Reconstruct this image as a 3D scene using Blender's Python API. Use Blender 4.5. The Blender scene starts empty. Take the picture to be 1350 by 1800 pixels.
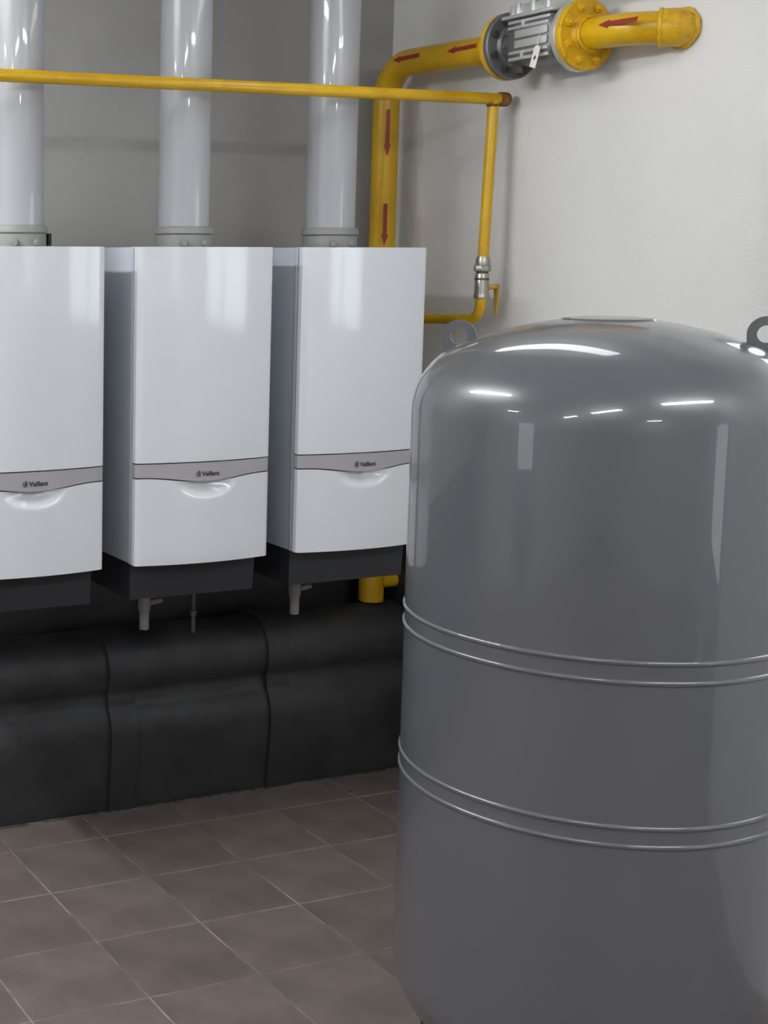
import bpy, bmesh, math, random
from mathutils import Vector, Matrix
random.seed(7)
PI = math.pi
scene = bpy.context.scene
col = scene.collection

# ------------------------------------------------------------ camera
CAMZ = 1.9023
cd = bpy.data.cameras.new('camera'); cam = bpy.data.objects.new('camera', cd); col.objects.link(cam)
F, PX, PY, TH, PS = 2523.85, 10.24, 760.16, 0.1208, 0.3659
cd.sensor_fit = 'HORIZONTAL'; cd.sensor_width = 36.0
cd.lens = F / 1350.0 * 36.0
cd.shift_x = (675.0 - PX) / 1350.0
cd.shift_y = (PY - 900.0) / 1350.0
cd.clip_start = 0.05
cam.location = (0, 0, CAMZ)
cam.rotation_euler = (PI/2 - TH, 0, -PS)
scene.camera = cam

# ------------------------------------------------------------ world, exposure
w = bpy.data.worlds.new('world'); scene.world = w; w.use_nodes = True
w.node_tree.nodes['Background'].inputs[0].default_value = (0.8, 0.9, 1.0, 1)
w.node_tree.nodes['Background'].inputs[1].default_value = 0.05
vs = scene.view_settings
vs.view_transform = 'Standard'; vs.look = 'None'; vs.gamma = 1.0; vs.use_curve_mapping = False
vs.exposure = 0.0
LAMP_E = [6.4, 100.0, 46.0, 48.0, 50.0, 48.0, 44.0]    # strength of each ceiling lamp's diffuser
PANE_E = {'door_1': 2.2, 'door_2': 2.2, 'window_1': 4.0}     # daylight behind the frosted panes

# ------------------------------------------------------------ materials
def lin(c):
    return tuple(((x/255.0)/12.92 if x/255.0 <= 0.04045 else ((x/255.0+0.055)/1.055)**2.4) for x in c)

def mat(name, rgb, rough=0.5, metal=0.0, coat=0.0, coat_rough=0.05, noise=None, bump=None, var=None, emit=None, spec=None):
    """noise=(scale, rgb2, lo, hi) second colour; bump=(scale, strength, distance); var=random value spread per object"""
    m = bpy.data.materials.new(name); m.use_nodes = True
    nt = m.node_tree; b = nt.nodes['Principled BSDF']
    b.inputs['Base Color'].default_value = (*lin(rgb), 1)
    b.inputs['Roughness'].default_value = rough
    b.inputs['Metallic'].default_value = metal
    b.inputs['Coat Weight'].default_value = coat
    b.inputs['Coat Roughness'].default_value = coat_rough
    if spec is not None: b.inputs['Specular IOR Level'].default_value = spec
    if emit:
        b.inputs['Emission Color'].default_value = (*emit[0], 1)
        b.inputs['Emission Strength'].default_value = emit[1]
    tc = nt.nodes.new('ShaderNodeTexCoord')
    out = None
    if noise:
        n = nt.nodes.new('ShaderNodeTexNoise'); n.inputs['Scale'].default_value = noise[0]
        n.inputs['Detail'].default_value = 5; n.inputs['Roughness'].default_value = 0.65
        nt.links.new(tc.outputs['Object'], n.inputs['Vector'])
        r = nt.nodes.new('ShaderNodeValToRGB')
        r.color_ramp.elements[0].position = noise[2]; r.color_ramp.elements[1].position = noise[3]
        r.color_ramp.elements[0].color = (*lin(rgb), 1); r.color_ramp.elements[1].color = (*lin(noise[1]), 1)
        nt.links.new(n.outputs['Fac'], r.inputs['Fac']); out = r.outputs['Color']
        nt.links.new(out, b.inputs['Base Color'])
    if var:
        oi = nt.nodes.new('ShaderNodeObjectInfo')
        mr = nt.nodes.new('ShaderNodeMapRange'); mr.inputs['To Min'].default_value = 1-var; mr.inputs['To Max'].default_value = 1+var
        nt.links.new(oi.outputs['Random'], mr.inputs['Value'])
        hs = nt.nodes.new('ShaderNodeHueSaturation')
        nt.links.new(mr.outputs['Result'], hs.inputs['Value'])
        if out: nt.links.new(out, hs.inputs['Color'])
        else: hs.inputs['Color'].default_value = (*lin(rgb), 1)
        nt.links.new(hs.outputs['Color'], b.inputs['Base Color'])
    if bump:
        n = nt.nodes.new('ShaderNodeTexNoise'); n.inputs['Scale'].default_value = bump[0]; n.inputs['Detail'].default_value = 4
        nt.links.new(tc.outputs['Object'], n.inputs['Vector'])
        bp = nt.nodes.new('ShaderNodeBump'); bp.inputs['Strength'].default_value = bump[1]; bp.inputs['Distance'].default_value = bump[2]
        nt.links.new(n.outputs['Fac'], bp.inputs['Height']); nt.links.new(bp.outputs['Normal'], b.inputs['Normal'])
        if coat: nt.links.new(bp.outputs['Normal'], b.inputs['Coat Normal'])
    return m

M = {}
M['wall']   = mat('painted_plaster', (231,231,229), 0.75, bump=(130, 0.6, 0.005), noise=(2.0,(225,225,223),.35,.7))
M['wallshade']= mat('plaster_painted_shade', (163,162,159), 0.75, bump=(160, 0.3, 0.004), noise=(2.0,(156,155,152),.35,.7))  # dimmer light on the back wall is put into this darker colour
M['ceil']   = mat('ceiling_paint', (232,232,230), 0.9)
M['tile']   = mat('stoneware_tile', (118,107,101), 0.42, noise=(5.0,(98,88,83),.38,.68), var=0.06, bump=(30,0.12,0.002))
M['grout']  = mat('pale_grout', (174,158,146), 0.9, noise=(3.0,(108,98,92),.38,.53))
M['enamel'] = mat('white_enamel', (218,221,226), 0.16, coat=0.4, coat_rough=0.06)
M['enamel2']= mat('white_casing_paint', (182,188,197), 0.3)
M['flue']   = mat('white_flue_paint', (166,168,172), 0.28, coat=0.45, coat_rough=0.03)
M['polygrey']= mat('grey_polypropylene', (140,140,136), 0.5)
M['dark']   = mat('dark_gap', (30,30,32), 0.7)
M['silver'] = mat('silver_strip', (168,164,167), 0.4)
M['ink']    = mat('dark_print', (58,58,62), 0.5)
M['blackbox']=mat('black_sheet', (40,41,45), 0.6)
M['rubber'] = mat('black_rubber_insulation', (54,54,56), 0.5, noise=(7,(40,40,42),.35,.65), bump=(14,0.35,0.01))
M['rubber2']= mat('black_rubber_tape', (50,50,53), 0.5, noise=(9,(40,40,42),.35,.65))
M['foil']   = mat('pale_dust_edge', (104,100,97), 0.8, noise=(25,(62,58,56),.4,.6))
M['yellow'] = mat('yellow_gas_paint', (216,172,14), 0.3, noise=(6,(194,148,14),.4,.7), bump=(60,0.15,0.002))
M['yellow2']= mat('yellow_gas_paint_rough', (216,170,16), 0.42, noise=(40,(176,128,20),.5,.75), bump=(120,0.5,0.003))
M['rusty']  = mat('yellow_paint_worn', (150,108,40), 0.55, noise=(60,(92,64,34),.4,.6))
M['red']    = mat('red_arrow_film', (138,42,34), 0.5)
M['alu']    = mat('cast_aluminium', (208,208,208), 0.36, metal=0.55, bump=(90,0.2,0.002))
M['aludark']= mat('cast_aluminium_dark', (126,126,127), 0.5, metal=0.6, bump=(90,0.3,0.002))
M['steel']  = mat('zinc_steel', (92,90,88), 0.45, metal=0.7)
M['nickel'] = mat('nickel_brass', (172,168,158), 0.3, metal=0.85)
M['lever']  = mat('yellow_lever', (196,158,70), 0.5)
M['paper']  = mat('white_card', (226,226,222), 0.7)
M['tank']   = mat('grey_gloss_paint', (88,89,94), 0.3, coat=0.8, coat_rough=0.035, bump=(9,0.015,0.01))
M['drain']  = mat('pale_grey_plastic', (134,132,130), 0.5)
M['lampbody']= mat('white_lamp_housing', (225,225,225), 0.5)
M['tube']   = mat('lamp_diffuser', (240,240,240), 0.5, emit=((0.97,0.985,1.0), LAMP_E[0]))
M['frost']  = mat('frosted_glass', (215,225,232), 0.35, emit=((0.86,0.94,1.0), 1.3))
M['doorframe']= mat('grey_door_frame', (120,122,124), 0.5)
M['pebble'] = mat('dark_grit', (28,26,25), 0.7)

# ------------------------------------------------------------ object helpers
def obj(name, bm, m, parent=None, smooth=None):
    me = bpy.data.meshes.new(name)
    bmesh.ops.recalc_face_normals(bm, faces=bm.faces)
    bm.to_mesh(me); bm.free()
    me.materials.append(m)
    if smooth is not None:
        for p in me.polygons: p.use_smooth = True
        me.set_sharp_from_angle(angle=math.radians(smooth))
    o = bpy.data.objects.new(name, me); col.objects.link(o)
    if parent is not None: o.parent = parent
    return o
def place(o, parent):           # parent sits at its own location: keep world-space mesh data
    o.parent = parent
    o.matrix_parent_inverse = Matrix.Translation(-Vector(parent.location))
    return o
def tag(o, label, cat, group=None):
    o['label'] = label; o['category'] = cat
    if group: o['group'] = group
    return o
def thing(name, label, cat, loc=(0,0,0), group=None):
    o = bpy.data.objects.new(name, None); o.empty_display_size = 0.1
    col.objects.link(o); o.location = loc
    return tag(o, label, cat, group)
def struct(o): o['kind'] = 'structure'; return o

def bm_box(x0, x1, y0, y1, z0, z1, bev=0.0, seg=2, bm=None):
    own = bm is None
    b = bmesh.new()
    bmesh.ops.create_cube(b, size=1.0)
    for v in b.verts:
        v.co = Vector(((x0+x1)/2 + v.co.x*(x1-x0), (y0+y1)/2 + v.co.y*(y1-y0), (z0+z1)/2 + v.co.z*(z1-z0)))
    if bev > 0:
        bmesh.ops.bevel(b, geom=b.edges[:], offset=bev, segments=seg, profile=0.5, affect='EDGES')
    if own: return b
    merge(bm, b); return bm
def merge(dst, src):
    me = bpy.data.meshes.new('tmp'); src.to_mesh(me); dst.from_mesh(me); bpy.data.meshes.remove(me); src.free()

def frame_of(axis):
    a = Vector(axis).normalized()
    t = Vector((0,0,1)) if abs(a.z) < 0.9 else Vector((1,0,0))
    u = a.cross(t).normalized(); v = a.cross(u).normalized()
    return a, u, v
def bm_lathe(profile, origin, axis=(0,0,1), n=48, bm=None, closed=False):
    """profile: list of (r, h) revolved about axis through origin"""
    own = bm is None
    if own: bm = bmesh.new()
    a, u, v = frame_of(axis); o = Vector(origin)
    rings = []
    for r, h in profile:
        if r < 1e-6: rings.append([bm.verts.new(o + a*h)])
        else: rings.append([bm.verts.new(o + a*h + (u*math.cos(2*PI*i/n) + v*math.sin(2*PI*i/n))*r) for i in range(n)])
    pairs = list(zip(rings, rings[1:]))
    if closed: pairs.append((rings[-1], rings[0]))
    for A, B in pairs:
        for i in range(n):
            j = (i+1) % n
            if len(A) == 1 and len(B) == 1: continue
            if len(A) == 1: bm.faces.new((A[0], B[j], B[i]))
            elif len(B) == 1: bm.faces.new((A[i], A[j], B[0]))
            else: bm.faces.new((A[i], A[j], B[j], B[i]))
    return bm
def fillet(points, radii):
    """polyline with rounded corners"""
    pts = [Vector(p) for p in points]; out = [pts[0]]
    for i in range(1, len(pts)-1):
        r = radii[i-1] if isinstance(radii, (list, tuple)) else radii
        p, d0, d1 = pts[i], (pts[i-1]-pts[i]).normalized(), (pts[i+1]-pts[i]).normalized()
        ang = d0.angle(d1)
        if ang > PI-0.02 or r <= 0: out.append(p); continue
        t = r / math.tan(ang/2)
        c = p + (d0+d1).normalized() * (r/math.sin(ang/2))
        a, b = p+d0*t - c, p+d1*t - c
        tot = a.angle(b); axis = a.cross(b).normalized()
        k = max(3, int(math.degrees(tot)/7))
        for s in range(k+1):
            out.append(c + Matrix.Rotation(tot*s/k, 3, axis) @ a)
    out.append(pts[-1]); return out
def bm_tube(path, r, n=24, bm=None, cap=True):
    own = bm is None
    if own: bm = bmesh.new()
    path = [Vector(p) for p in path]
    rr = r if isinstance(r, (list, tuple)) else [r]*len(path)
    t0 = (path[1]-path[0]).normalized(); a, u, v = frame_of(t0); prev = t0; rings = []
    for i, p in enumerate(path):
        if i == 0: t = t0
        elif i == len(path)-1: t = (path[-1]-path[-2]).normalized()
        else: t = ((path[i+1]-p).normalized() + (p-path[i-1]).normalized()).normalized()
        q = prev.rotation_difference(t); u = q @ u; v = q @ v; prev = t
        rings.append([bm.verts.new(p + (u*math.cos(2*PI*k/n) + v*math.sin(2*PI*k/n))*rr[i]) for k in range(n)])
    for A, B in zip(rings, rings[1:]):
        for i in range(n):
            j = (i+1) % n; bm.faces.new((A[i], A[j], B[j], B[i]))
    if cap: bm.faces.new(rings[0]); bm.faces.new(rings[-1])
    return bm
def bm_prism(outline, to3d, depth_vec, bm=None):
    """extrude a closed 2D outline mapped by to3d along depth_vec"""
    own = bm is None
    if own: bm = bmesh.new()
    A = [bm.verts.new(to3d(*p)) for p in outline]; B = [bm.verts.new(Vector(to3d(*p)) + Vector(depth_vec)) for p in outline]
    bm.faces.new(A); bm.faces.new(B)
    n = len(A)
    for i in range(n):
        j = (i+1) % n; bm.faces.new((A[i], A[j], B[j], B[i]))
    return bm
def bm_hex(origin, axis, r, h, bm=None):
    return bm_lathe([(0,0),(r,0),(r,h*0.85),(r*0.85,h),(0,h)], origin, axis, n=6, bm=bm)

# ------------------------------------------------------------ the room
XB, YA, CEIL = 3.32, 4.62, 3.20
XL, YF = -4.0, -4.2
T, TX, TY = 0.3288, 1.6065, 3.8099
floor = struct(obj('floor', bm_box(XL, XB, YF, YA, -0.12, -0.0014), M['grout']))
def tile_bm(s):
    b = bm_box(-s, s, -s, s, -0.008, 0.0, 0.0)
    top = [e for e in b.edges if all(v.co.z > -0.001 for v in e.verts)]
    bmesh.ops.bevel(b, geom=top, offset=0.0016, segments=1, profile=0.5, affect='EDGES')
    return b
proto = None
far = bmesh.new()
i0, i1 = math.floor((XL-TX)/T)+1, math.ceil((XB-TX)/T)-1
j0, j1 = math.floor((YF-TY)/T)+1, math.ceil((YA-TY)/T)-1
for i in range(i0, i1):
    for j in range(j0, j1+1):
        cx, cy = TX+(i+.5)*T, TY+(j+.5)*T
        if cy+T/2 > YA or cx+T/2 > XB: continue
        if 0.0 < cx < 3.4 and 1.2 < cy:
            dz = random.uniform(-0.0004, 0.0004)
            if proto is None:
                t = proto = obj('tile', tile_bm(T/2-0.0018), M['tile'], floor)
            else:
                t = proto.copy(); col.objects.link(t)
            t.location = (cx, cy, dz)
            t.rotation_euler = (random.uniform(-.0012,.0012), random.uniform(-.0012,.0012), 0)
        else:
            bm_box(cx-T/2+.0016, cx+T/2-.0016, cy-T/2+.0016, cy+T/2-.0016, -0.008, 0.0, 0, bm=far)
o = obj('far_tiles', far, M['tile'], floor); o['kind'] = 'stuff'
struct(obj('wall_back', bm_box(XL-.15, XB+.15, YA, YA+.15, -.12, CEIL+.1), M['wallshade']))
struct(obj('wall_right', bm_box(XB, XB+.15, YF, YA, -.12, CEIL+.1), M['wall']))
struct(obj('wall_left', bm_box(XL-.15, XL, YF, YA, -.12, CEIL+.1), M['wall']))
struct(obj('wall_front', bm_box(XL-.15, XB+.15, YF-.15, YF, -.12, CEIL+.1), M['wall']))
struct(obj('ceiling', bm_box(XL, XB, YF, YA, CEIL, CEIL+.1), M['ceil']))
# two frosted daylight doors that the glossy tank mirrors
def glazed_door(name, axis, c0, c1, pos, sgn, window=None):
    fr = bmesh.new(); d = 0.05
    def bx(a0, a1, z0, z1, t0, t1):
        p0, p1 = sorted((pos+sgn*t0, pos+sgn*t1))
        return (p0, p1, a0, a1, z0, z1) if axis == 'x' else (a0, a1, p0, p1, z0, z1)
    rects = ((c0-.06, c0, 0, 2.16), (c1, c1+.06, 0, 2.16), (c0, c1, 2.1, 2.16), (c0, c1, 0, .75))
    zz = (.75, 2.1)
    if window:
        zz = window; rects = ((c0-.05,c0,zz[0]-.05,zz[1]+.05),(c1,c1+.05,zz[0]-.05,zz[1]+.05),(c0,c1,zz[1],zz[1]+.05),(c0,c1,zz[0]-.05,zz[0]),((c0+c1)/2-.02,(c0+c1)/2+.02,zz[0],zz[1]))
    for a0, a1, z0, z1 in rects:
        bm_box(*bx(a0, a1, z0, z1, 0.0, d), bev=0.004, seg=1, bm=fr)
    o = struct(obj(name, fr, M['doorframe']))
    g = bm_box(*bx(c0, c1, zz[0], zz[1], 0.012, 0.024))
    pm = M['frost'].copy(); pm.node_tree.nodes['Principled BSDF'].inputs['Emission Strength'].default_value = PANE_E[name]
    obj('pane', g, pm, o)
glazed_door('door_1', 'x', 1.30, 2.25, XL, 1)
glazed_door('door_2', 'x', -1.60, -0.55, XB, -1)
glazed_door('window_1', 'x', 1.55, 2.78, XB, -1, (1.62, 2.20))

# ------------------------------------------------------------ ceiling lamps
lamp_count = 0
def lamp(loc, length, along, label, wdt=0.16):
    t = thing('ceiling_lamp', label, 'lamp', loc, 'strip lamps under the ceiling')
    hx, hy = (wdt/2, length/2) if along == 'y' else (length/2, wdt/2)
    if loc[2] < CEIL-.01:
        for s in (-.35, .35):
            a, b = (loc[0], loc[1]+s*length) if along == 'y' else (loc[0]+s*length, loc[1])
            place(obj('suspension_rod', bm_lathe([(0,loc[2]),(.005,loc[2]),(.005,CEIL),(0,CEIL)], (a,b,0), n=10), M['lampbody']), t)
    place(obj('lamp_housing', bm_box(loc[0]-hx, loc[0]+hx, loc[1]-hy, loc[1]+hy, loc[2]-.03, loc[2], .006), M['lampbody']), t)
    global lamp_count
    k = 0.85; dm = M['tube'].copy(); dm.node_tree.nodes['Principled BSDF'].inputs['Emission Strength'].default_value = LAMP_E[lamp_count]; lamp_count += 1
    place(obj('diffuser', bm_box(loc[0]-hx*k, loc[0]+hx*k, loc[1]-hy*.985, loc[1]+hy*.985, loc[2]-.07, loc[2]-.03, .012), dm), t)
lamp((2.58, 3.17, 2.84), 1.06, 'y', 'white strip lamp hung on rods beside the right wall, above the tank', .13)
lamp((-0.10, 3.55, CEIL), 1.6, 'y', 'white strip lamp to the left, in front of the boiler wall')
lamp((-2.90, 2.75, CEIL), 0.6, 'y', 'white strip lamp far to the left, near the left wall')
lamp((-0.07, -0.10, CEIL), 1.4, 'x', 'white strip lamp above the place where the camera stands')
lamp((2.38, 0.03, CEIL), 1.5, 'x', 'white strip lamp across the room in front of the tank')
lamp((-2.40, -0.15, CEIL), 1.4, 'x', 'white strip lamp behind the camera to the left')
lamp((0.50, -3.20, CEIL), 0.9, 'x', 'white strip lamp at the far front wall behind the camera')

# ------------------------------------------------------------ boilers
ZB, ZT, BW, BP, YFR = 0.976, 1.936, 0.4614, 0.5664, 3.84
BULGE = 0.026
def front_y(x):              # x in -BW/2..BW/2, bowed front
    t = x/(BW/2); return -BULGE*(1-t*t)
def bm_front(zlo, zhi, nx=40, nz=10, recess=False, yoff=0.0):
    """bowed panel; zlo/zhi functions of x; thickness to the back"""
    bm = bmesh.new(); thick = 0.024
    G = []
    for k in range(nz+1):
        row = []
        for i in range(nx+1):
            x = -BW/2 + 0.001 + (BW-0.002)*i/nx
            z = zlo(x) + (zhi(x)-zlo(x))*k/nz
            y = front_y(x) + yoff
            # rolled edges
            e = min(x+BW/2, BW/2-x); y += 0.006*max(0, 1-e/0.010)**2
            if recess:
                q = (x/0.105)**2 + ((z-zhi(0)-0.002)/0.050)**2
                if q < 1: y += 0.030*(1-q)**1.5*1.0
            row.append(bm.verts.new((x, y, z)))
        G.append(row)
    for k in range(nz):
        for i in range(nx): bm.faces.new((G[k][i], G[k][i+1], G[k+1][i+1], G[k+1][i]))
    rim = [G[0][i] for i in range(nx+1)] + [G[k][nx] for k in range(1, nz+1)] + [G[nz][i] for i in range(nx-1, -1, -1)] + [G[k][0] for k in range(nz-1, 0, -1)]
    back = [bm.verts.new((v.co.x, thick, v.co.z)) for v in rim]
    n = len(rim)
    for i in range(n):
        j = (i+1) % n; bm.faces.new((rim[i], rim[j], back[j], back[i]))
    return bm
def dip(x):
    t = abs(x)/(BW*0.44)
    return 0.0165*0.5*(1+math.cos(PI*min(1, t)))
ZS1, ZS0 = 1.2865-ZB, 1.246-ZB
def text_mesh(s, size):
    c = bpy.data.curves.new('t', 'FONT'); c.body = s; c.size = size; c.align_x = 'LEFT'; c.extrude = 0.0004; c.offset = 0.0006; c.resolution_u = 4
    o = bpy.data.objects.new('t', c); col.objects.link(o)
    dg = bpy.context.evaluated_depsgraph_get(); me = bpy.data.meshes.new_from_object(o.evaluated_get(dg))
    bpy.data.objects.remove(o); bpy.data.curves.remove(c)
    return me
def build_boiler(loc, label, mid=False):
    t = thing('wall_boiler', label, 'boiler', (loc, YFR, ZB), 'row of white wall boilers')
    H = ZT-ZB
    obj('casing', bm_box(-BW/2+.003, BW/2-.003, .052, .60, 0, H-.001, .004), M['enamel2'], t, 40)
    fr = bmesh.new()
    bm_box(-BW/2, BW/2, .031, .050, .0, H, .004, bm=fr)
    obj('front_frame', fr, M['enamel2'], t, 40)
    obj('seam_core', bm_box(-BW/2+.006, BW/2-.006, .012, .031, .004, H-.004), M['dark'], t)
    g = 0.0038
    obj('upper_panel', bm_front(lambda x: ZS1+g, lambda x: H-.0005, nz=14), M['enamel'], t, 35)
    obj('control_strip', bm_front(lambda x: ZS0-dip(x), lambda x: ZS1, nz=3, yoff=0.001), M['silver'], t, 35)
    obj('lower_flap', bm_front(lambda x: .0005, lambda x: ZS0-dip(x)-g, nx=60, nz=34, recess=True), M['enamel'], t, 35)
    # lettering
    me = text_mesh('Vaillant', 0.0185); me.materials.append(M['ink'])
    xs = [v.co.x for v in me.vertices]; wd = max(xs)-min(xs); s = 0.061/wd; x0 = min(xs)
    tx, tz = -0.019, ZS0-0.0005
    for v in me.vertices:
        x = tx + (v.co.x-x0)*s; z = tz + v.co.y*1.05
        v.co = Vector((x, front_y(x)+0.001-0.0004-v.co.z, z))
    lt = bpy.data.objects.new('lettering', me); col.objects.link(lt); lt.parent = t
    # round emblem: an egg ring with a hare inside
    em = bmesh.new(); cx, cz = -0.030, tz+0.0065
    def flat(poly):
        bm_prism(poly, lambda x, z: (x, front_y(x)+0.0008, z), (0, -0.0012, 0), bm=em)
    N = 20
    ring = lambda k, s: (cx+math.cos(k)*0.0078*s, cz+math.sin(k)*0.0092*s)
    for i in range(N):
        a0, a1 = 2*PI*i/N, 2*PI*(i+1)/N
        if PI*0.25 < a0 < PI*0.62: continue
        flat([ring(a0,1), ring(a1,1), ring(a1,.80), ring(a0,.80)])
    flat([(cx-.0030,cz-.0042),(cx+.0018,cz-.0048),(cx+.0040,cz-.0010),(cx+.0018,cz+.0018),(cx-.0022,cz+.0008)])
    flat([(cx+.0006,cz+.0014),(cx+.0022,cz+.0016),(cx+.0048,cz+.0100),(cx+.0034,cz+.0102)])
    flat([(cx-.0012,cz+.0012),(cx+.0004,cz+.0014),(cx+.0014,cz+.0104),(cx+.0000,cz+.0104)])
    obj('emblem', em, M['ink'], t)
    # parts beneath
    lb = bmesh.new()
    A = [(-BW/2+.012,.055),(BW/2-.012,.055),(BW/2-.012,.56),(-BW/2+.012,.56)]
    top = [lb.verts.new((x,y,-.001)) for x,y in A]
    bot = [lb.verts.new((x*.985,.062 if y<.1 else y-.02,-.118)) for x,y in A]
    lb.faces.new(top); lb.faces.new(bot)
    for i in range(4): lb.faces.new((top[i],top[(i+1)%4],bot[(i+1)%4],bot[i]))
    obj('lower_cover', lb, M['blackbox'], t)
    dx = 2.053-(1.7827+BP-BW/2)
    d = obj('drain_pipe', bm_lathe([(0,-.272),(.0155,-.272),(.0165,-.215),(.0195,-.205),(.021,-.185),(.021,-.118),(0,-.118)], (dx,.26,0), n=20), M['drain'], t, 40)
    obj('drain_arm', bm_tube([(dx+.015,.26,-.186),(dx+.062,.262,-.180)], .010, 14), M['drain'], d, 40)
    if mid: obj('relief_pipe', bm_lathe([(0,-.30),(.007,-.30),(.007,-.245),(.011,-.243),(.011,-.225),(.007,-.223),(.007,-.118),(0,-.118)], (2.233-(1.7827+BP-BW/2),.26,0), n=14), M['steel'], t, 40)
    for s in (-1, 1):
        obj('wall_bracket', bm_box(s*.16-.02, s*.16+.02, .598, YA-YFR, .72, .80, .003), M['steel'], t)
    return t
XR1 = 1.7827
for k, lab in enumerate(('white wall boiler at the left, cut by the photo edge',
                         'white wall boiler in the middle, with a boiler on each side',
                         'white wall boiler at the right end, next to the grey tank')):
    build_boiler(XR1 + k*BP - BW/2, lab, k == 1)

# ------------------------------------------------------------ flues
FY = 4.075
for k, (fx, lab) in enumerate(((1.598, 'white flue pipe rising from the left boiler'), (2.163, 'white flue pipe rising from the middle boiler'),
                  (2.703, 'white flue pipe rising from the right boiler, next to thick yellow pipe'))):
    t = thing('flue_pipe', lab, 'flue', (fx, FY, ZT), 'white flue pipes above the boilers')
    h = CEIL-ZT
    obj('pipe', bm_lathe([(0,.03),(.0805,.03),(.0805,h),(0,h)], (0,0,0), n=64), M['flue'], t, 40)
    obj('collar', bm_lathe([(.0815,.064),(.089,.0625),(.0925,.058),(.0925,.043),(.088,.040),(.0806,.040)], (0,0,0), n=64), M['polygrey'], t, 40)
    ad = obj('adapter', bm_lathe([(.0,.0),(.092,.0),(.0885,.004),(.0885,.034),(.0875,.0385),(0,.0385)], (0,0,0), n=64), M['polygrey'], t, 40)
    for a in (-.05, .035):
        obj('test_cap', bm_lathe([(0,0),(.012,0),(.012,.012),(.009,.016),(0,.016)], (math.sin(a*9)*.086, -math.cos(a*9)*.086, .012), (math.sin(a*9), -math.cos(a*9), 0), n=16), M['drain'], ad, 40)
    if k == 0:
        c = obj('latch_clip', bm_box(.084, .094, -.045, -.022, .003, .040, .001), M['dark'], ad)
        c['label'] = 'small black clip on the adapter'

# ------------------------------------------------------------ thick gas line
GX, GR = 3.200, 0.0468
def zc(y):                       # the run falls a little towards the camera
    return 2.566 + (y-3.488)*0.029
def arrow(p, d, facing, L, wd, r, parent, axis_pt):
    """thin film arrow bent round a pipe: p tip point on the axis, d pointing direction"""
    d = Vector(d).normalized(); fz = Vector(facing); fz = (fz - d*fz.dot(d)).normalized(); sd = d.cross(fz)
    hl, hw = 0.040, wd*1.9
    out = [(0,0),(-hl,hw/2),(-hl*.8,wd/2),(-L,wd/2),(-L,-wd/2),(-hl*.8,-wd/2),(-hl,-hw/2)]
    bm = bmesh.new()
    def m(s, t, rr):
        a = t/r; return Vector(p) + d*s + (fz*math.cos(a) + sd*math.sin(a))*rr
    quads = [[(-hl*.8, wd/2), (-L, wd/2), (-L, -wd/2), (-hl*.8, -wd/2)]]
    ns = 4
    for lay in (r+.0012,):
        def strip(s0, w0, s1, w1):
            A = [bm.verts.new(m(s0, -w0/2 + w0*i/ns, lay)) for i in range(ns+1)]
            B = [bm.verts.new(m(s1, -w1/2 + w1*i/ns, lay)) for i in range(ns+1)]
            for i in range(ns): bm.faces.new((A[i], A[i+1], B[i+1], B[i]))
        strip(-L, wd, -hl*.85, wd)
        strip(-hl*.85, hw*.8, -hl, hw)
        strip(-hl*.85, hw*.8, 0, .0008)
    return place(obj('flow_arrow', bm, M['red']), parent)
TOCAM = (-0.72, -0.62, 0.0)
out_t = thing('gas_pipe', 'thick yellow gas pipe with red arrows, bending down behind the right boiler', 'pipe', (GX, 4.482, 0.61))
ELB = 0.125
run_end = 3.853
path = fillet([(GX, run_end, zc(run_end)), (GX, 4.482, zc(4.482)), (GX, 4.482, 0.615)], [ELB])
place(obj('pipe', bm_tube(path, GR, 40), M['yellow'], None, 50), out_t)
place(obj('wall_branch', bm_tube([(GX+.03, 4.482, .69), (3.3005, 4.482, .69)], .030, 24), M['yellow'], None, 50), out_t)
def flange(parent, yc, thick, ydir, m, bolts=True, R=.106):
    f = place(obj('flange', bm_lathe([(GR,0),(R-.004,0),(R,.004),(R,thick-.004),(R-.004,thick),(.062,thick),(.052,thick+.014),(GR,thick+.020)], (GX,yc,zc(yc)), (0,ydir,0), n=56), m, None, 40), parent)
    if bolts:
        for i in range(8):
            a = 2*PI*(i+.5)/8
            o_ = (GX+math.cos(a)*.082, yc+ydir*(thick-.001), zc(yc)+math.sin(a)*.082)
            bb = bm_hex(o_, (0,ydir,0), .0135, .011); bm_lathe([(0,.008),(.0075,.008),(.0075,.020),(0,.021)], o_, (0,ydir,0), n=12, bm=bb)
            obj('bolt', bb, m, f, 30)
    return f
flange(out_t, 3.834, .020, 1, M['yellow2'])
arrow((GX,4.444-.002,2.268+.0), (0,0,-1), (-.80,-.58,0), .165, .0150, GR, out_t, None)
arrow((GX,4.444-.002,1.948), (0,0,-1), (-.80,-.58,0), .150, .0150, GR, out_t, None)
arrow((GX,4.385,zc(4.385)), (0,1,0), (-1,0,.16), .150, .0140, GR, out_t, None)
arrow((GX,4.085,zc(4.085)), (0,1,0), (-1,0,.18), .148, .0140, GR, out_t, None)
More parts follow.
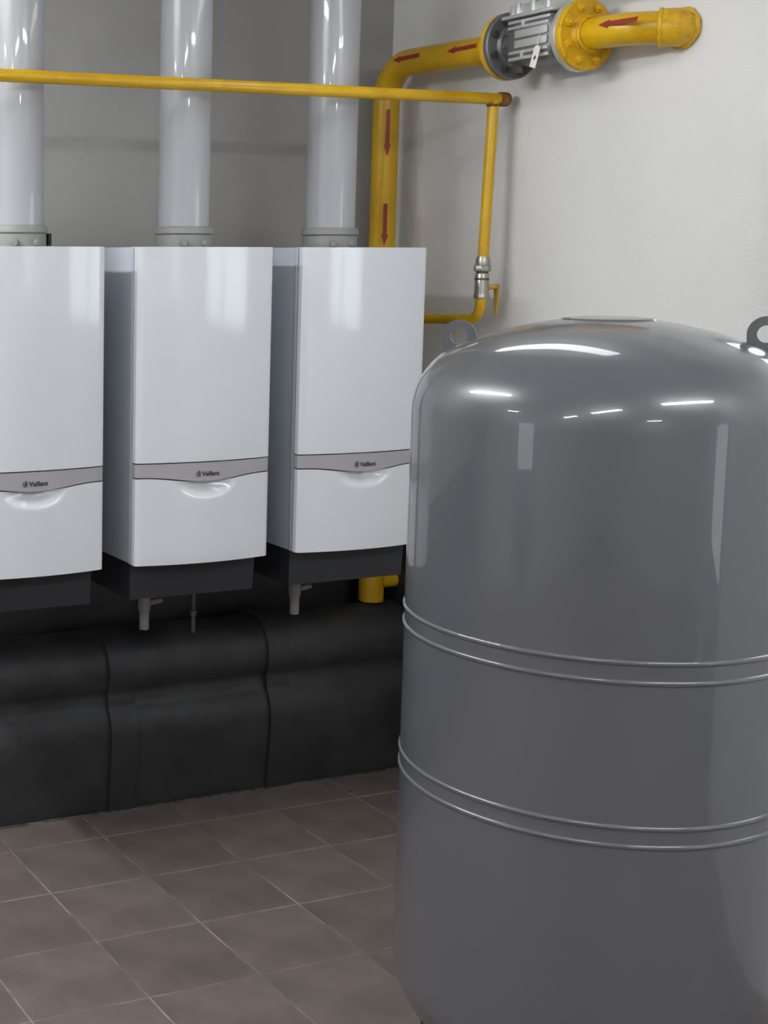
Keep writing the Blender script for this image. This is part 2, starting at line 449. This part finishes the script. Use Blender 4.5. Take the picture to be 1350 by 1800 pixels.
# bend the riser arrows onto the pipe axis
# inlet side
in_t = thing('gas_pipe', 'short thick yellow gas pipe with one red arrow, from flange into the right wall', 'pipe', (XB, 3.237, 2.53))
WY = 3.237                         # where it meets the wall
pp = fillet([(GX, 3.488, zc(3.488)), (GX, 3.335, 2.560), (GX+.078, WY, 2.555), (XB-.001, WY, 2.554)], [.10, .05])
place(obj('pipe', bm_tube(pp, GR, 40), M['yellow'], None, 50), in_t)
flange(in_t, 3.512, .022, -1, M['yellow2'])
place(obj('pipe_elbow', bm_tube(fillet([(GX+.060, WY+.0235, 2.5555), (GX+.078, WY, 2.555), (XB-.001, WY, 2.554)], [.012]), .0535, 40), M['yellow2'], None, 50), in_t)
def weld(c, axis, r, parent, m, amp=.004, n=44):
    bm = bmesh.new(); a, u, v = frame_of(axis); rings = []
    for i in range(n):
        th = 2*PI*i/n; rad = u*math.cos(th)+v*math.sin(th)
        s = amp*(0.75+0.5*random.random()); c0 = Vector(c) + rad*r + a*random.uniform(-.0015,.0015)
        rings.append([bm.verts.new(c0 + rad*math.cos(2*PI*k/8)*s + a*math.sin(2*PI*k/8)*s*1.3) for k in range(8)])
    for i in range(n):
        A, B = rings[i], rings[(i+1)%n]
        for k in range(8): bm.faces.new((A[k], A[(k+1)%8], B[(k+1)%8], B[k]))
    return place(obj('weld_bead', bm, m, None, 60), parent)
weld((GX+.058, WY+.026, 2.5556), (.62,-.78,0), .0525, in_t, M['yellow2'], .005)
weld((XB-.010, WY, 2.554), (1,0,0), .0535, in_t, M['yellow2'], .006)
weld((GX,3.474,2.566), (0,1,0), .050, in_t, M['yellow2'], .005)
arrow((GX,3.400,2.5635), (0,1,.03), (-1,0,.30), .150, .0150, GR, in_t, None)

# ------------------------------------------------------------ gas filter between the flanges
zf = zc(3.67)
fl = thing('gas_filter', 'ribbed silver gas filter bolted between two flanges on the right wall', 'filter', (GX, 3.67, zf))
Y0, Y1 = 3.512, 3.834
for yc, d in ((Y1, -1), (Y0, 1)):
    f = place(obj('flange', bm_lathe([(.045,0),(.102,0),(.106,.003),(.106,.017),(.102,.021),(.066,.021),(.058,.030),(.045,.030)], (GX,yc,zc(yc)), (0,d,0), n=56), M['aludark'] if d < 0 else M['alu'], None, 40), fl)
    for i in range(8):
        a = 2*PI*(i+.5)/8
        obj('bolt', bm_hex((GX+math.cos(a)*.084, yc+d*.020, zc(yc)+math.sin(a)*.084), (0,d,0), .0125, .012), M['steel'], f, 30)
# body: rounded rectangular barrel along Y, tapering to the left flange
def rr_loop(hw, hh, rad, n=6):
    pts = []
    for cx, cz, a0 in ((hw-rad, hh-rad, 0), (-hw+rad, hh-rad, PI/2), (-hw+rad, -hh+rad, PI), (hw-rad, -hh+rad, 1.5*PI)):
        for k in range(n+1):
            a = a0 + PI/2*k/n; pts.append((cx+rad*math.cos(a), cz+rad*math.sin(a)))
    return pts
bm = bmesh.new(); rings = []
for y, hw, hh, rad in ((3.812,.052,.052,.052),(3.790,.056,.056,.054),(3.765,.064,.060,.050),(3.735,.080,.068,.040),(3.700,.088,.070,.036),(3.560,.088,.070,.036),(3.548,.080,.066,.044),(3.535,.060,.058,.056)):
    rings.append([bm.verts.new((GX+px, y, zf+pz)) for px, pz in rr_loop(hw, hh, rad)])
for A, B in zip(rings, rings[1:]):
    n = len(A)
    for i in range(n): bm.faces.new((A[i], A[(i+1)%n], B[(i+1)%n], B[i]))
bm.faces.new(rings[0]); bm.faces.new(rings[-1])
place(obj('body', bm, M['aludark'], None, 35), fl)  # darker metal colour paints the shade into the gaps between ribs
# raised panels and ribs along the room side of the body
for z, w_, y1 in ((.058,.005,3.742),(.040,.005,3.738),(.018,.012,3.700),(-.012,.012,3.700),(-.036,.005,3.730),(-.054,.005,3.735)):
    place(obj('rib', bm_box(GX-.0945+(abs(z)>.03)*.004+(abs(z)>.05)*.004, GX-.070, 3.558, y1, zf+z-w_, zf+z+w_, .002), M['alu'], None, 40), fl)
for z in (.049, -.045):
    place(obj('rib_post', bm_box(GX-.094, GX-.075, 3.664, 3.674, zf+z-.012, zf+z+.012, .002), M['alu'], None, 40), fl)
# lid on top with bolt bosses and a cap
place(obj('lid', bm_box(GX-.090, GX+.078, 3.545, 3.770, zf+.070, zf+.082, .004), M['alu'], None, 40), fl)
bm = bmesh.new(); lo_, hi_ = [], []
for px, py in ((-.080,-.09),(-.080,.062),(-.050,.095),(.05,.095),(.07,.06),(.07,-.09)):
    lo_.append(bm.verts.new((GX+px, 3.655+py, zf+.082))); hi_.append(bm.verts.new((GX+px*.93, 3.655+py*.95, zf+.112)))
bm.faces.new(lo_); bm.faces.new(hi_)
for i in range(6): bm.faces.new((lo_[i], lo_[(i+1)%6], hi_[(i+1)%6], hi_[i]))
bmesh.ops.bevel(bm, geom=bm.edges[:], offset=.004, segments=2, profile=.5, affect='EDGES')
place(obj('lid_body', bm, M['alu'], None, 35), fl)
for yy in (3.575, 3.640, 3.706):
    place(obj('lid_bolt', bm_hex((GX-.079,yy,zf+.0815), (0,0,1), .009, .034), M['alu'], None, 30), fl)
for px, py in ((-.062,3.748),):
    place(obj('lid_bolt', bm_hex((GX+px,py,zf+.0815), (0,0,1), .010, .030), M['alu'], None, 30), fl)
place(obj('lid_cap', bm_lathe([(0,.112),(.050,.112),(.050,.130),(.044,.136),(0,.136)], (GX-.01,3.645,zf), n=32), M['aludark'], None, 40), fl)
place(obj('plug', bm_hex((GX-.01,3.645,zf+.136), (0,0,1), .022, .020), M['steel'], None, 30), fl)
for yy, zz in ((3.775, -.004), (3.768, .036)):
    place(obj('port_screw', bm_hex((GX-.055,yy,zf+zz), (-1,.35,0), .010, .016), M['nickel'], None, 30), fl)
place(obj('drain_plug', bm_hex((GX-.045,3.735,zf-.064), (0,0,-1), .018, .026), M['steel'], None, 30), fl)

# white tag hanging on a thread from the filter
tg = thing('hang_tag', 'small white tag hanging under the silver gas filter', 'tag', (GX-.100, 3.612, 2.50))
ca, sa = math.cos(-.33), math.sin(-.33)
def tagpt(a, b): return (GX-.103, 3.595-(a*ca-b*sa), 2.507+(a*sa+b*ca))
place(obj('card', bm_prism([(-.013,.029),(-.007,.036),(.007,.036),(.013,.029),(.013,-.030),(-.013,-.030)], tagpt, (.0012,0,0)), M['paper']), tg)
place(obj('printed_mark', bm_prism([(-.005,-.004),(.000,.008),(.005,.002),(.001,-.008)], tagpt, (-.0006,0,0)), M['ink']), tg)
place(obj('thread', bm_tube([tagpt(0,.034), (GX-.1005,3.588,2.556), (GX-.0975,3.583,2.580)], .0009, 6), M['paper']), tg)

# ------------------------------------------------------------ thin gas pipe
TY2, TZ, TR, DX = 3.93, 2.4225, .0188, 3.216
th = thing('gas_pipe', 'thin yellow gas pipe crossing in front of the flues and dropping down right wall', 'pipe', (DX, TY2, 1.70))
place(obj('pipe', bm_tube([(XL+.002, TY2, TZ), (3.262, TY2, TZ)], TR, 28), M['yellow'], None, 50), th)
e = place(obj('end_cap', bm_lathe([(.0,.0),(.0215,.0),(.0235,.004),(.0235,.030),(.021,.036),(.0,.037)], (3.246, TY2, TZ), (1,0,0), n=28), M['rusty'], None, 40), th)
e['label'] = 'worn brownish pipe end'
place(obj('drop_pipe', bm_tube([(3.2255, TY2, TZ-.004), (3.2085, TY2, 1.905)], .0178, 26), M['yellow'], None, 50), th)
weld((3.225, TY2, TZ-.0205), (0,0,1), .0185, th, M['rusty'], .003, 26)
lo = fillet([(3.206, TY2, 1.775), (3.2045, TY2, 1.700), (3.200, 4.43, 1.683)], [.050])
place(obj('lower_pipe', bm_tube(lo, .0178, 26), M['yellow'], None, 50), th)
vb = place(obj('valve', bm_lathe([(0,1.768),(.0185,1.768),(.0245,1.770),(.0245,1.785),(.0225,1.788),(.0225,1.848),(.0205,1.852),(.0,1.853)], (3.2065, TY2, 0), n=32), M['nickel'], None, 40), th)
def sub(o): o.parent = vb; return o      # the valve's mesh is in world space already
sub(obj('valve_band', bm_lathe([(.0235,1.830),(.0238,1.831),(.0238,1.836),(.0235,1.837)], (3.2065,TY2,0), n=32, closed=True), M['steel'], None, 40))
sub(obj('union_nut', bm_lathe([(.0,1.858),(.025,1.858),(.0275,1.862),(.0275,1.876),(.025,1.880),(0,1.880)], (3.207,TY2,0), n=8), M['nickel'], None, 30))
sub(obj('union_neck', bm_lathe([(0,1.850),(.0195,1.850),(.0195,1.860),(0,1.860)], (3.207,TY2,0), n=28), M['steel'], None, 40))
sub(obj('union_tail', bm_lathe([(0,1.879),(.0235,1.880),(.0235,1.896),(.020,1.908),(0,1.908)], (3.208,TY2,0), n=28), M['nickel'], None, 40))
sub(obj('valve_stem', bm_lathe([(0,0),(.011,0),(.011,.012),(.008,.014),(.008,.034),(0,.035)], (3.2265,TY2,1.806), (1,-.25,0), n=16), M['lever'], None, 40))
lv = bmesh.new()
bm_prism([(-.012,.010),(.012,.010),(.012,-.012),(.007,-.090),(-.004,-.094),(-.009,-.030),(-.012,-.012)], lambda a, b: (3.262, TY2-.006+a, 1.806+b), (.005,0,0), bm=lv)
sub(obj('lever', lv, M['lever']))
sub(obj('lever_nut', bm_hex((3.266,TY2-.008,1.806), (1,0,0), .008, .008), M['nickel']))

# ------------------------------------------------------------ insulated header
HX0, HX1 = -2.60, 3.29
def header_profile(off=0.0, n=46):
    pts = []
    c1y, c1z, r1 = 4.462, .486, .126+off
    c2y, c2z, r2 = 4.462, .270, .148+off
    zt = c1z+r1
    # front, from floor to top
    for i in range(n+1):
        z = 0.0 + (zt)*i/n
        ya = c1y-math.sqrt(max(0, r1*r1-(z-c1z)**2)) if abs(z-c1z) < r1 else 9
        yb = c2y-math.sqrt(max(0, r2*r2-(z-c2z)**2)) if abs(z-c2z) < r2 else 9
        if z < c2z: yb = c2y-r2-off*0 + 0.024*((c2z-z)/c2z)**1.5
        k = .075; h = max(0, k-abs(ya-yb))/k
        y = min(ya, yb) - h*h*k*.25*1.3
        pts.append((min(y, c1y), z))
    for i in range(1, 7):
        a = PI/2*(1-i/6.0)
        pts.append((c1y+.13*math.cos(a), c1z+r1*math.sin(a)))
    pts.append((c1y+.13, 0.0))
    return pts
hd = thing('insulated_pipework', 'black rubber insulated twin pipes running along the floor under the boilers', 'insulation', (1.8, 4.46, 0))
def extr(profile, x0, x1, segs=1, wob=0.0):
    bm = bmesh.new(); rings = []
    for s in range(segs+1):
        x = x0+(x1-x0)*s/segs
        rings.append([bm.verts.new((x, y + (0 if i >= len(profile)-1 else wob*math.sin(x*5.1+i*.23)), z)) for i, (y, z) in enumerate(profile)])
    for A, B in zip(rings, rings[1:]):
        n = len(A)
        for i in range(n): bm.faces.new((A[i], A[(i+1)%n], B[(i+1)%n], B[i]))
    bm.faces.new(rings[0]); bm.faces.new(rings[-1])
    return bm
place(obj('insulation_sleeve', extr(header_profile(), HX0, HX1, 70, .0025), M['rubber'], None, 50), hd)
for xs, wd in ((-1.70,.10),(-1.06,.10),(-.42,.10),(.20,.10),(0.82,.10),(1.425,.10),(2.037,.10),(2.663,.092)):
    place(obj('joint_band', extr(header_profile(.014), xs, xs+wd, 3), M['rubber2'], None, 50), hd)
place(obj('dark_backing_sheet', bm_box(HX0, 3.30, 4.600, 4.6185, .0, 1.02, .004), M['rubber'], None, 40), hd)  # black sheet added to darken the wall below the boilers
place(obj('dark_side_sheet', bm_box(3.301, 3.3185, 3.95, 4.6185, .0, 1.02, .004), M['rubber'], None, 40), hd)  # black sheet added to hide a bright wall strip and cut bounced light
eg = bmesh.new()
x = HX0
while x < HX1-.1:
    L = random.uniform(.08,.24); x1 = min(HX1, x+L)
    bm_box(x, x1, 4.318+random.uniform(-.002,.002), 4.331, 0.0005, random.uniform(.003,.006), 0, bm=eg); x = x1 + random.choice((0,0,.03,.06))
e = place(obj('base_edge', eg, M['foil']), hd); e['kind'] = 'stuff'; e['label'] = 'pale dusty strip along the floor'

# ------------------------------------------------------------ expansion tank
TXC, TYC, TRR = 2.158, 2.258, .375
ZA, RC, RK = 1.786, .70, .15
al = math.asin((TRR-RK)/(RC-RK))
def dome(n=16):
    zcn = ZA-RC; zk = zcn+(RC-RK)*math.cos(al); pr = []
    for i in range(n+1):
        t = (PI/2-al)*i/n; pr.append((TRR-RK+RK*math.cos(t), zk+RK*math.sin(t)))
    for i in range(1, n+1):
        t = al*(1-i/n); pr.append((RC*math.sin(t) if i < n else 0.0, zcn+RC*math.cos(t)))
    return pr, zk
up, zk = dome()
ZBOT = 0.215                                  # lowest point of the lower dish
low = [(r, ZBOT + (ZA-z)) for r, z in reversed(up)]
prof = low + [(TRR, z) for z in (.60,.70,.80,.90,1.0,1.1,1.2,1.3,1.4,1.5)] + up
tk = thing('expansion_tank', 'large glossy grey expansion tank standing on the tiles', 'tank', (TXC, TYC, 0))
place(obj('shell', bm_lathe(prof, (TXC,TYC,0), n=160), M['tank'], None, 50), tk)
for z in (1.1785, 1.1420, .8695, .8345):
    pr = [(TRR-.002+.0058*math.cos(a), z+.0058*math.sin(a)) for a in [PI*(k/10.0)-PI/2 for k in range(11)]]
    place(obj('weld_ridge', bm_lathe(pr, (TXC,TYC,0), n=160, closed=True), M['tank'], None, 70), tk)
place(obj('top_plate', bm_lathe([(.0,-.02),(.090,-.02),(.090,-.0035),(.086,.0005),(.05,.0035),(0,.004)], (TXC,TYC,ZA-.003), n=64), M['tank'], None, 40), tk)
perp = Vector((.723,-.691,0)); toward = Vector((-.691,-.723,0))
def lug(s, r0, zh):
    # flat eye plate in the plane through the tank axis
    c = Vector((TXC,TYC,0)) + perp*s*r0
    Ro, Ri, h = .0345, .0170, .085
    bm = bmesh.new(); th2 = .0085
    N = 28; outer = []; inner = []
    for i in range(N+1):
        a = PI*i/N; outer.append((math.cos(a)*Ro, math.sin(a)*Ro)); inner.append((math.cos(a)*Ri, math.sin(a)*Ri))
    for i in range(1, N+1):
        a = PI + PI*i/N
        inner.append((math.cos(a)*Ri, math.sin(a)*Ri))
        f = i/N
        outer.append((-Ro + 2*Ro*f, -h if 0 < i < N else (-h if i < N else 0)))
    outer = outer[:N+1] + [(-Ro + 2*Ro*(i/N)*1.0, -h + 0*i) for i in range(1, N)] + [(Ro, 0)]
    inner = inner[:N+1] + inner[N+1:N+N] + [(Ri, 0)]
    def P3(q, off): return c + perp*q[0] + Vector((0,0,zh+q[1])) + toward*off
    rows = []
    for off in (-th2/2, th2/2):
        rows.append(([bm.verts.new(P3(q, off)) for q in outer[:-1]], [bm.verts.new(P3(q, off)) for q in inner[:-1]]))
    n = len(rows[0][0])
    for i in range(n):
        j = (i+1) % n
        (oa, ia), (ob, ib) = rows
        bm.faces.new((oa[i], oa[j], ia[j], ia[i])); bm.faces.new((ob[i], ib[i], ib[j], ob[j]))
        bm.faces.new((oa[i], ob[i], ob[j], oa[j])); bm.faces.new((ia[i], ia[j], ib[j], ib[i]))
    return place(obj('lifting_lug', bm, M['tank'], None, 30), tk)
lug(-1, .2855, 1.741); lug(1, .2820, 1.757)
for k in range(3):
    a = math.radians(43.7+180+60) + 2*PI*k/3
    c = Vector((TXC+math.cos(a)*.262, TYC+math.sin(a)*.262, 0)); ta = Vector((-math.sin(a), math.cos(a), 0)); ra = Vector((math.cos(a), math.sin(a), 0))
    bm = bmesh.new()
    L = [(-.035,0),(.035,0),(.035,.006),(-.029,.006),(-.029,.060),(-.035,.060)]
    bm_prism(L, lambda u_, v_: c + ta*u_ + ra*v_, (0,0,.36), bm=bm)
    g = place(obj('leg', bm, M['tank']), tk)
    fb = bm_prism([(-.05,-.03),(.05,-.03),(.05,.08),(-.05,.08)], lambda u_, v_: c + ta*u_ + ra*v_ + Vector((0,0,.0008)), (0,0,.006))
    obj('foot_plate', fb, M['tank'], g)
place(obj('bottom_nozzle', bm_lathe([(0,.14),(.055,.14),(.055,.155),(.03,.157),(.03,ZBOT+.012),(0,ZBOT+.012)], (TXC,TYC,0), n=32), M['tank'], None, 40), tk)

# ------------------------------------------------------------ small details
bm = bmesh.new(); bmesh.ops.create_icosphere(bm, subdivisions=2, radius=.006)
for v in bm.verts: v.co *= random.uniform(.8,1.15); v.co.z *= .6
o = obj('pebble', bm, M['pebble']); o.location = (2.929,4.191,.0032)
tag(o, 'tiny dark pebble on the tiles near the tank', 'pebble')
